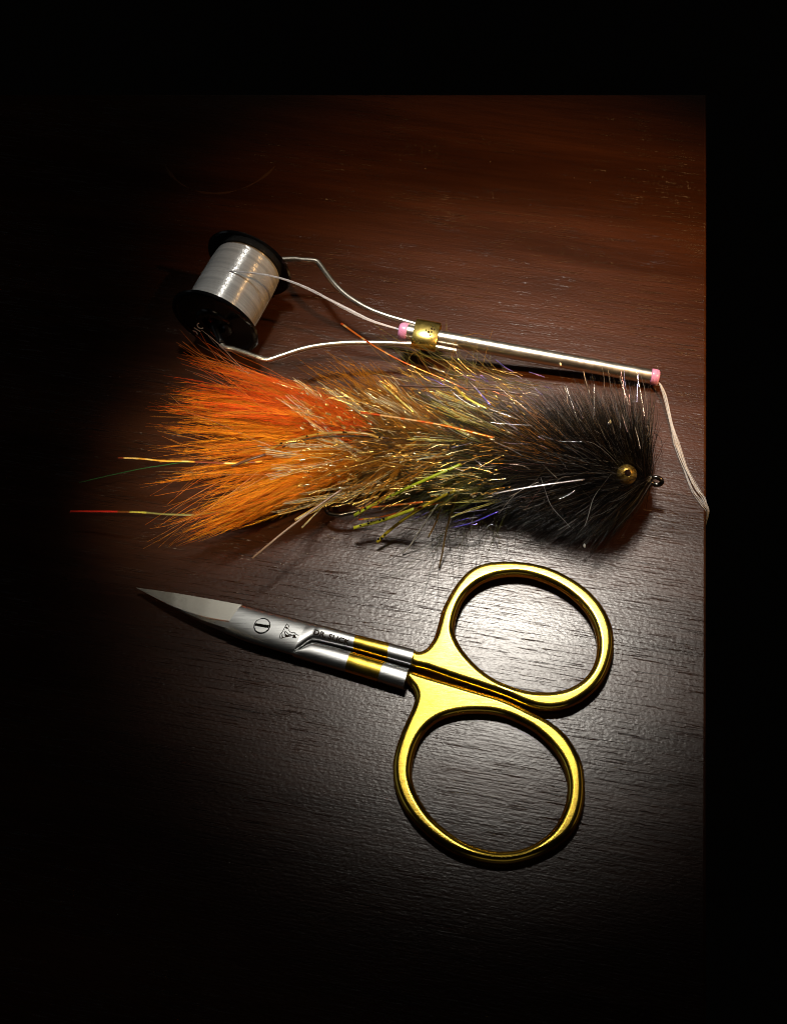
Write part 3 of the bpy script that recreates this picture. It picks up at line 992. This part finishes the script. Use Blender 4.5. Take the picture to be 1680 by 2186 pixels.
# stray hairs, wisps
def wisps(name, n, rootf, tipf, colors, weights, r=.0042, K=12, wob=.12, mat=None, bendsd=.3):
    roots = np.array([rootf() for _ in range(n)]); tips = np.array([tipf() for _ in range(n)])
    bend = rng.normal(0, bendsd, (n, 3))
    return strands(name, curve_strands(roots, tips, bend, K, wob=wob), taper(n, K, r, .5), pick(n, colors, weights), mat or M_FUR, fly, 3)
wisps('olive_wisps', 90, lambda: at(U(930, 1180), U(820, 960), U(.8, 1.4)), lambda: at(U(760, 1060), U(690, 800), U(.5, 1.5)), [OLV2, GLD, OLV, (.3, .22, .08)], [4, 3, 4, 2])
wisps('dark_wisps', 80, lambda: at(U(930, 1120), U(1020, 1080), U(.3, .8)), lambda: at(U(760, 1080), U(1110, 1285), .03), [BLK2, OLV, GRY], [5, 3, 2], mat=M_BLACKHAIR)
wisps('pale_strands', 26, lambda: at(U(1150, 1340), U(960, 1030), U(1.2, 1.6)), lambda: at(U(960, 1260), U(800, 1130), U(.9, 1.9)), [(.5, .48, .46), (.35, .3, .25), (.28, .12, .10)], [5, 4, 2], r=.0042, wob=.05, mat=M_PEARL, bendsd=.12)

wisps('tail_wisps', 26, lambda: at(*c3(U(900, 1150), U(330, 600)), U(.9, 1.3)), lambda: at(*c3(U(300, 560), U(-10, 260)), U(.7, 1.5)), [(.9, .3, .06), (.85, .2, .02), (.7, .5, .4)], [4, 4, 1], r=.0042, wob=.05, mat=M_MARABOU, bendsd=.12)
wisps('tail_wisps', 60, lambda: at(*c3(U(800, 1050), U(560, 900)), U(.6, 1.0)), lambda: at(*c3(U(110, 420), U(380, 1290)), U(.1, 1.2)), [(.9, .4, .06), (.85, .3, .02), (.8, .55, .3)], [4, 4, 1], r=.0042, wob=.06, mat=M_MARABOU, bendsd=.15)
# tinsel: crinkled pearl tufts, each its own bundle
def tuft(tip, root, z, n=14, w=5.0, col=((.88, .78, .48), (.92, .58, .14), (.74, .76, .58))):
    a, b = np.array(tip, float), np.array(root, float)
    b = b + (b - a) * .7
    d = b - a; d /= np.linalg.norm(d); nn = np.array([-d[1], d[0]])
    roots, tips = [], []
    for i in range(n):
        s_ = random.gauss(0, w)
        roots.append(at(*(b + nn * s_ * .35), z - .45 + U(-.12, .12)))
        tips.append(at(*(a + (b - a) * max(0, random.gauss(.03, .05)) + nn * s_), z + U(-.06, .16)))
    if a[0] > 850:
        col = ((.78, .76, .34), (.84, .72, .16), (.72, .80, .58))
    P = curve_strands(np.array(roots), np.array(tips), rng.normal(0, .035, (n, 3)), 12)
    P += rng.normal(0, .005, P.shape)
    R = np.full((n, 12), .0046) * rng.uniform(.5, 1.4, (n, 1))
    return strands('tinsel_tuft', P, R, pick(n, col, [5, 3, 2], .2), M_PEARL, fly, 3, None)
def c2p(x, y): return c2(x, y)
TUFTS = [(c3(905, 370), c3(1180, 590), 1.55), (c3(1010, 295), c3(1160, 410), 1.5), (c3(1400, 435), c3(1600, 520), 1.5), (c3(1450, 380), c3(1690, 510), 1.45),
         (c3(1555, 280), c3(1690, 430), 1.4), (c3(775, 685), c3(1000, 735), 1.3), (c3(830, 722), c3(1060, 750), 1.3), (c3(860, 820), c3(1080, 800), 1.3),
         (c3(835, 872), c3(1180, 790), 1.35), (c3(930, 1022), c3(1300, 970), 1.0), (c3(860, 1083), c3(1150, 1020), .8), (c3(1040, 1172), c3(1200, 1010), .7),
         (c3(1000, 1120), c3(1240, 990), .8), (c3(1400, 930), c3(1620, 800), 1.2), (c3(980, 455), c3(1120, 500), 1.5), (c3(1020, 945), c3(1250, 930), 1.1),
         (c2(5, 575), c2(130, 650), 1.5), (c2(265, 600), c2(480, 700), 1.6), (c2(290, 555), c2(460, 625), 1.55), (c2(310, 690), c2(490, 790), 1.6),
         (c2(190, 990), c2(420, 975), 1.4), (c2(262, 1062), c2(480, 1035), 1.3), (c2(360, 1200), c2(560, 1130), 1.0), (c2(60, 900), c2(330, 870), 1.5),
         (c3(1130, 640), c3(1300, 690), 1.5), (c3(940, 680), c3(1180, 690), 1.45), (c3(1210, 360), c3(1380, 480), 1.5), (c2(140, 790), c2(380, 800), 1.55), (c2(380, 640), c2(560, 720), 1.65)]
for tp_, rt_, z_ in TUFTS:
    for q in range(1):
        jx, jy = random.gauss(0, 16), random.gauss(0, 11)
        k_ = U(.0, .35)
        tuft((tp_[0] + (rt_[0] - tp_[0]) * k_ + jx, tp_[1] + (rt_[1] - tp_[1]) * k_ + jy), (rt_[0] + jx * .4, rt_[1] + jy * .4), z_ + U(-.15, .1), n=random.randint(3, 5), w=U(1.0, 2.5))
    tuft(tp_, rt_, z_, n=random.randint(5, 9), w=U(3.0, 7.0))

# loose tinsel glints all through the collar
def glints(name, n, boxes, colors, weights, mat, lmin, lmax, r):
    roots, tips = [], []
    for i in range(n):
        (x0, x1, y0, y1, dx, dy, z0, z1) = random.choice(boxes)
        x, y, z = U(x0, x1), U(y0, y1), U(z0, z1)
        L_ = U(lmin, lmax)
        roots.append(at(x, y, z)); tips.append(at(x + dx * L_ + random.gauss(0, L_ * .18), y + dy * L_ + random.gauss(0, L_ * .2), z + U(-.15, .2)))
    P = curve_strands(np.array(roots), np.array(tips), rng.normal(0, .03, (n, 3)), 6)
    P += rng.normal(0, .0025, P.shape)
    R = np.full((n, 6), r) * rng.uniform(.6, 1.5, (n, 1))
    return strands(name, P, R, pick(n, colors, weights, .2), mat, fly, 3)
glints('gold_glints', 330, [(640, 860, 830, 900, -1, -.45, 1.2, 1.75), (640, 900, 920, 1010, -1, .02, 1.2, 1.7), (700, 900, 1010, 1075, -1, .35, .7, 1.3), (860, 1120, 790, 900, -1, -.5, 1.2, 1.9), (880, 1080, 940, 1080, -1, .1, 1.1, 1.8)],
       [(.95, .60, .14), (.95, .75, .35), (.9, .45, .08)], [5, 3, 2], M_FLASH, 10, 55, .0072)
glints('gold_flecks', 420, [(640, 1120, 830, 930, -1, -.4, 1.4, 1.85), (640, 1100, 930, 1060, -1, .1, 1.2, 1.8)], [(1, .68, .2), (1, .85, .55), (1, .5, .1)], [5, 3, 2], M_FLASH, 3, 11, .013)
glints('pearl_glints', 80, [(950, 1180, 800, 930, -1, -.5, 1.3, 2.0), (960, 1250, 930, 1010, -1, -.1, 1.4, 1.9), (1000, 1250, 1030, 1130, -1, .3, .7, 1.5), (1200, 1380, 830, 960, -.2, -1, 1.0, 1.9)],
       [(.75, .74, .72), (.55, .5, .75), (.8, .65, .5), (.75, .35, .30)], [5, 2, 3, 1], M_FLASH, 14, 70, .0048)
glints('purple_glints', 16, [(940, 1200, 790, 900, -1, -.6, 1.5, 2.0), (900, 1060, 1080, 1120, -1, .3, .5, .8)], [(.25, .18, .9), (.4, .3, .9)], [1, 1], M_FLASH, 10, 36, .007)

# single flash strands, legs and strips: each a part of its own, coloured in bars along its length
def ribbon(name, pts, w, th, colors, mat, step=.14, order=None, label=None, lens=16, tw=0.0):
    P = catmull([at(*q) for q in pts], lens)
    sl = np.concatenate([[0], np.cumsum(np.linalg.norm(np.diff(P, axis=0), axis=1))])
    K = max(8, int(sl[-1] / (step / 3)))
    tt = np.linspace(0, sl[-1], K)
    P = np.stack([np.interp(tt, sl, P[:, i]) for i in range(3)], 1)
    vs, fs = sweep_data(P, w / 2, th / 2, 6, tw)
    o = mesh_from(name, vs, fs, mat, fly)
    if callable(order):
        cs = np.array([order(x / sl[-1]) for x in tt])
    else:
        cs = np.array([colors[random.Random(int(x / step) * 7 + len(pts) * 13 + int(P[0, 0] * 100)).randrange(len(colors))] for x in tt])
    cc = np.ones((K, 6, 4)); cc[..., :3] = cs[:, None, :]
    a = o.data.attributes.new('Col', 'FLOAT_COLOR', 'POINT')
    a.data.foreach_set('color', cc.astype(np.float32).ravel())
    if label: o['label'] = label
    return o
OR = [(1, .22, .03), (1, .30, .05), (.9, .12, .02), (1, .55, .2)]
ribbon('flash_strand', [(728, 690, 1.7), (762, 714, 1.75), (798, 738, 1.8), (840, 762, 1.8), (873, 778, 1.8), (960, 815, 1.7), (1000, 834, 1.6)], .055, .016, OR, M_FLASH, .10, label='orange barred strand standing up over the wire arm', tw=1.0)
ribbon('flash_strand', [(770, 880, 1.65), (850, 892, 1.72), (950, 909, 1.8), (1052, 934, 1.85)], .06, .016, OR, M_FLASH, .09, label='orange barred strand across the middle')
ribbon('flash_strand', [c8(385, 460) + (.75,), c8(650, 440) + (.9,), c8(960, 405) + (1.1,)], .05, .016, OR, M_FLASH, .08, label='orange barred strand above the lime strips')
ribbon('flash_strand', [c8(390, 562) + (.55,), c8(600, 535) + (.65,), c8(880, 465) + (.9,), c8(1150, 405) + (1.1,)], .042, .014, OR + [(.7, .5, .05)], M_FLASH, .12)
YL = [(1, .62, .08), (1, .75, .25), (.25, .05, .02), (.95, .5, .06)]
ribbon('flash_strand', [(253, 977, 1.0), (300, 979, 1.05), (350, 984, 1.1), (400, 985, 1.15), (497, 989, 1.2), (560, 985, 1.2)], .045, .014, YL, M_RUBBER, .16, label='yellow and red barred strand beyond the tail')
ribbon('flash_strand', [(170, 1030, .6), (230, 1016, .7), (300, 1001, .85), (350, 993, .95), (400, 987, 1.05), (480, 990, 1.0)], .02, .012, [(.02, .15, .05), (.025, .18, .06)], M_RUBBER, .2, label='green strand beyond the tail')
ribbon('flash_strand', [(151, 1091.5, .55), (200, 1091.5, .6), (250, 1092, .7), (310, 1094, .75), (360, 1098, .8), (430, 1098, .8), (520, 1085, .8)], .05, .014, None, M_RUBBER, .1,
       order=lambda t: (.9, .05, .03) if t < .29 else ((.3, .1, .02) if t < .36 else ((.75, .72, .12) if t < .46 else (.3, .3, .1))), label='red and yellow strand, longest beyond the tail')
ribbon('flash_strand', [c8(1210, 635) + (.5,), c8(1400, 588) + (.6,), c8(1630, 490) + (.8,)], .035, .012, [(.2, .15, .9), (.45, .35, 1)], M_FLASH, .2, label='purple strand at the lower edge')
ribbon('flash_strand', [c4(540, 225) + (1.9,), c4(580, 270) + (1.92,), c4(632, 330) + (1.95,)], .035, .012, [(.25, .2, .9), (.5, .4, 1)], M_FLASH, .2)
ribbon('flash_strand', [c4(640, 830) + (1.5,), c4(800, 800) + (1.6,), c4(960, 775) + (1.65,), c4(1160, 748) + (1.6,)], .04, .014, [(.8, .75, .72), (.9, .85, .85)], M_FLASH, .2, label='silver strand across the black head')
ribbon('flash_strand', [c4(30, 215) + (1.6,), c4(95, 275) + (1.6,), c4(200, 370) + (1.6,)], .05, .016, [(.9, .55, .06), (1, .8, .2)], M_FLASH, .12)
ribbon('flash_strand', [c4(430, 225) + (1.8,), c4(500, 290) + (1.85,), c4(610, 350) + (1.85,)], .06, .016, [(.95, .75, .1), (.7, .9, .25), (1, .6, .1)], M_FLASH, .12)
# silicone strips and legs
LIME = (.38, .44, .02); AMBL = (.46, .34, .02); BRL = (.10, .055, .035)
def spots(o, pts, n, w, r=.022):
    P = catmull([at(*q) for q in pts], 12)
    vs, fs = [], []
    for _ in range(n):
        c = P[random.randrange(2, len(P) - 2)] + np.array([random.gauss(0, w * .15), random.gauss(0, w * .2), .022])
        r0 = r * U(.7, 1.5); b = len(vs)
        for k in range(7):
            a = k * 2 * math.pi / 7
            vs.append(c + np.array([r0 * math.cos(a), r0 * math.sin(a), U(-.002, .002)]))
        vs.append(c + np.array([0, 0, .012])); vs.append(c - np.array([0, 0, .012]))
        for k in range(7):
            fs += [(b + k, b + (k + 1) % 7, b + 7), (b + (k + 1) % 7, b + k, b + 8)]
    return tag(mesh_from('speckle', vs, fs, M_DARK, o), kind='stuff')
STR = [([c8(350, 525) + (.85,), c8(480, 450) + (.95,), c8(700, 340) + (1.15,), c8(1000, 200) + (1.5,), c8(1300, 70) + (1.6,)], LIME, .075, 'longest lime strip, slanting up into the collar'),
       ([c8(345, 635) + (.45,), c8(480, 600) + (.5,), c8(600, 568) + (.6,), c8(880, 468) + (1.0,)], (.50, .50, .03), .085, 'broad lime strip nearest the hook point'),
       ([c8(552, 765) + (.22,), c8(680, 645) + (.4,), c8(880, 500) + (.8,), c8(1050, 400) + (1.1,), c8(1250, 300) + (1.4,)], AMBL, .075, 'amber speckled strip touching the table')]
for pts, col, w, lab in STR:
    o = ribbon('rubber_leg', pts, w, .03, [col, tuple(c * .8 for c in col)], M_RUBBER, .2, label=lab)
    spots(o, pts, 7, w)
pts = [c3(860, 700) + (1.25,), c3(960, 660) + (1.4,), c3(1100, 622) + (1.6,), c3(1250, 606) + (1.7,), c3(1420, 612) + (1.7,), c3(1520, 645) + (1.6,)]
o = ribbon('rubber_leg', pts, .065, .03, [(.42, .22, .03), (.38, .20, .04)], M_RUBBER, .2, label='tan speckled leg over the tail')
spots(o, pts, 9, .05, .018)
ribbon('rubber_leg', [c3(930, 690) + (1.3,), c3(1040, 652) + (1.45,), c3(1180, 630) + (1.55,), c3(1400, 628) + (1.6,), c3(1560, 640) + (1.5,)], .045, .04, [BRL], M_RUBBER, .3)
ribbon('rubber_leg', [c3(630, 806) + (1.2,), c3(740, 762) + (1.35,), c3(830, 735) + (1.4,)], .06, .045, [(.12, .06, .04)], M_RUBBER, .3, label='short dark leg over the orange feathers')
ribbon('rubber_leg', [(539, 1192, .95), (575, 1162, 1.0), (614, 1130, 1.0), (690, 1073, 1.0), (730, 1045, 1.0)], .05, .045, [(.30, .19, .13), (.34, .22, .15)], M_RUBBER, .3, label='long tan leg sticking out over the table')
ribbon('rubber_leg', [(853, 823, 1.3), (900, 825, 1.35), (974, 827, 1.4), (1060, 833, 1.5), (1110, 842, 1.5)], .045, .04, [(.13, .075, .06)], M_RUBBER, .3, label='dark straight leg below the tube')
ribbon('rubber_leg', [c8(1105, 992) + (.06,), c8(1135, 850) + (.25,), c8(1165, 680) + (.5,), c8(1200, 550) + (.75,), c8(1260, 350) + (1.2,)], .04, .03, [(.16, .09, .03), (.2, .12, .03)], M_RUBBER, .2, label='brown leg pointing at the upper finger loop')
ribbon('rubber_leg', [c8(1008, 722) + (.3,), c8(1070, 600) + (.55,), c8(1130, 430) + (1.0,)], .035, .02, [(.45, .22, .04), (.2, .1, .03), (.3, .2, .04)], M_RUBBER, .1)
ribbon('flash_strand', [c8(780, 862) + (.05,), c8(850, 790) + (.2,), c8(920, 680) + (.45,), c8(1000, 560) + (.75,), c8(1090, 425) + (1.1,)], .028, .02, [(.62, .56, .46), (.5, .45, .38)], M_PEARL, .1, label='pale twisted strand hanging to the table')
# dark bristle across the tail
ribbon('bristle', [c3(495, 712) + (1.0,), c3(540, 720) + (1.05,), c3(640, 712) + (1.2,), c3(780, 690) + (1.35,), c3(930, 680) + (1.45,)], .012, .012, [(.03, .012, .006)], M_FUR, .3)
ribbon('bristle', [(1385, 1010, .9), (1400, 985, .6), (1412, 960, .4), (1409, 935, .3), (1396, 925, .25)], .011, .011, [(.01, .008, .008)], M_BLACKHAIR, .3)

# hook: shank, bend and point below the collar, eye in front of the head
hk = [tuple(at(1382, 1022, .8)), tuple(at(1200, 1020, .75)), tuple(at(1000, 1010, .7)), tuple(at(820, 1000, .62)), tuple(at(730, 1025, .5)), tuple(at(696, 1062, .45)),
      tuple(at(*c8(108, 482), .42)), tuple(at(*c8(150, 512), .42)), tuple(at(*c8(220, 520), .44)), tuple(at(*c8(300, 505), .47)), tuple(at(*c8(400, 482), .52)), tuple(at(*c8(520, 462), .55))]
hp = catmull(hk, 8)
rad = np.full(len(hp), .05); rad[-14:] = np.linspace(.05, .008, 14)
hook = tube('hook', hp, rad, M_HOOK, fly, 12)
hc = at(1400, 1027, .78)
ring_ax = np.cross(at(1420, 1030, .78) - at(1380, 1022, .78), [0, .35, 1.0]); 
def torus(name, c, u, v_, R1, R2, r, mat, parent):
    th = np.linspace(0, 2 * math.pi, 33)[:-1]
    vs, fs = [], []
    nrm = np.cross(u, v_); nrm /= np.linalg.norm(nrm)
    for i, t in enumerate(th):
        cc = c + u * R1 * math.cos(t) + v_ * R2 * math.sin(t)
        rd = u * math.cos(t) + v_ * math.sin(t); rd /= np.linalg.norm(rd)
        for k in range(12):
            a = 2 * math.pi * k / 12
            vs.append(cc + rd * r * math.cos(a) + nrm * r * math.sin(a))
    for i in range(32):
        for k in range(12):
            i2, k2 = (i + 1) % 32, (k + 1) % 12
            fs.append((i * 12 + k, i2 * 12 + k, i2 * 12 + k2, i * 12 + k2))
    return mesh_from(name, vs, fs, mat, parent)
eu = np.array([.96, -.22, .0]); ev = np.array([.12, .55, .83]); eu /= np.linalg.norm(eu); ev /= np.linalg.norm(ev)
torus('hook_eye', hc, eu, ev, .125, .085, .05, M_HOOK, hook)
tube('white_wrap', np.array([at(x, 1019 + (x - 1376) * .3, .82) for x in np.linspace(1377, 1389, 6)]), [.07, .085, .09, .09, .085, .07], M_INK, fly, 14)

# bead eye on the near side of the head, with a black pupil
ec = at(1337, 1013, 1.45)
tocam = CAM - ec; tocam /= np.linalg.norm(tocam)
look = tocam + np.array([.12, .13, .08]); look /= np.linalg.norm(look)
def sphere(name, c, r, mat, parent, squash=None, seg=40):
    bm = bmesh.new(); bmesh.ops.create_uvsphere(bm, u_segments=seg, v_segments=seg // 2, radius=r)
    for v_ in bm.verts:
        v_.co = Vector(np.array(v_.co) + c)
    me = bpy.data.meshes.new(name); bm.to_mesh(me); bm.free()
    return link_mesh(name, me, mat, parent)
def eye_mat():
    m, nt, p = new_mat('worn_gold_bead')
    L = nt.links.new
    mp = coords(nt, (7, 7, 7))
    n = node(nt, 'ShaderNodeTexNoise'); n.inputs['Scale'].default_value = 1.2; n.inputs['Detail'].default_value = 5; n.inputs['Distortion'].default_value = 1.2
    L(mp.outputs['Vector'], n.inputs['Vector'])
    r = ramp(nt, [(0.3, (.22, .11, .02)), (0.48, (.72, .46, .09)), (0.7, (.92, .70, .26))])
    L(n.outputs['Fac'], r.inputs['Fac']); L(r.outputs['Color'], p.inputs['Base Color'])
    p.inputs['Metallic'].default_value = .85; p.inputs['Roughness'].default_value = .28
    p.inputs['Coat Weight'].default_value = .5
    b = node(nt, 'ShaderNodeBump'); b.inputs['Strength'].default_value = .5; b.inputs['Distance'].default_value = .02
    L(n.outputs['Fac'], b.inputs['Height']); L(b.outputs['Normal'], p.inputs['Normal'])
    return m
ER = .215
eye = sphere('bead_eye', ec, ER, eye_mat(), fly)
pz = math.sqrt(ER ** 2 - .072 ** 2)
lathe('pupil', [(-.02, .0002), (-.02, .070), (.012, .068), (.018, .055), (.02, .0002)], ec + look * pz, look, plain('dark_pupil', (.012, .005, .003), .9, spec=.05), eye, 28, closed=False)
lathe('pupil_rim', [(-.02, .069), (.014, .069), (.016, .078), (-.02, .08)], ec + look * pz, look, M_BRASS, eye, 28)
tube('eye_stem', np.array([ec - tocam * .18, ec - tocam * .45, spine(np.array(1337.0))]), .09, M_DARK, fly, 10)

# pale flecks caught in the fur
def fleck(x, y, z, r, col):
    bm = bmesh.new(); bmesh.ops.create_icosphere(bm, subdivisions=1, radius=1)
    c = at(x, y, z)
    for v_ in bm.verts:
        k = U(.7, 1.2)
        v_.co = Vector(c + np.array(v_.co) * np.array([r * .6, r * 1.3, r * .6]) * k)
    me = bpy.data.meshes.new('fleck'); bm.to_mesh(me); bm.free()
    link_mesh('fleck', me, plain('fleck_wax', col, .5), fly)
fleck(1196, 778, .95, .05, (.7, .52, .3)); fleck(1302, 900, 1.75, .04, (.6, .45, .22)); fleck(1247, 1165, .4, .05, (.7, .7, .68))

# dust and lint lying on the lacquer
def dust(n):
    bm = bmesh.new()
    for _ in range(n):
        c = at(U(250, 1480), U(260, 2000), .004)
        r0 = U(.004, .011)
        vs_ = [bm.verts.new((c[0] + r0 * U(.6, 1.3) * math.cos(a), c[1] + r0 * U(.6, 1.3) * math.sin(a), .002)) for a in (0.2, 1.5, 2.8, 4.1, 5.3)]
        t_ = bm.verts.new((c[0], c[1], .002 + r0))
        for k in range(5):
            bm.faces.new((vs_[k], vs_[(k + 1) % 5], t_))
    me = bpy.data.meshes.new('dust'); bm.to_mesh(me); bm.free()
    tag(link_mesh('dust', me, plain('pale_dust', (.45, .42, .38), .7), None), 'pale specks of dust scattered over the dark table', None, 'stuff')
dust(140)

# a thin brown arc on the lacquer beside the spool
def ring_arc():
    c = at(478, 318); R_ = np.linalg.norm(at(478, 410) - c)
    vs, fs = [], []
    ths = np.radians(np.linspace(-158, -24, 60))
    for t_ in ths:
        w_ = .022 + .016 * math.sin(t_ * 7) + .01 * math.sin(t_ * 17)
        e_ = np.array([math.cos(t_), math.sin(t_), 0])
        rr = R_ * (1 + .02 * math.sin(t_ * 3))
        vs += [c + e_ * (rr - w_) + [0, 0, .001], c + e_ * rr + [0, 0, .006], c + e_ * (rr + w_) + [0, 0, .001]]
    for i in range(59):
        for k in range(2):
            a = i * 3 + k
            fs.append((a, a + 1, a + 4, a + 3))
    mesh_from('ring_arc', vs, fs, plain('brown_arc', (.07, .03, .01), .4), bpy.data.objects['table'])
ring_arc()
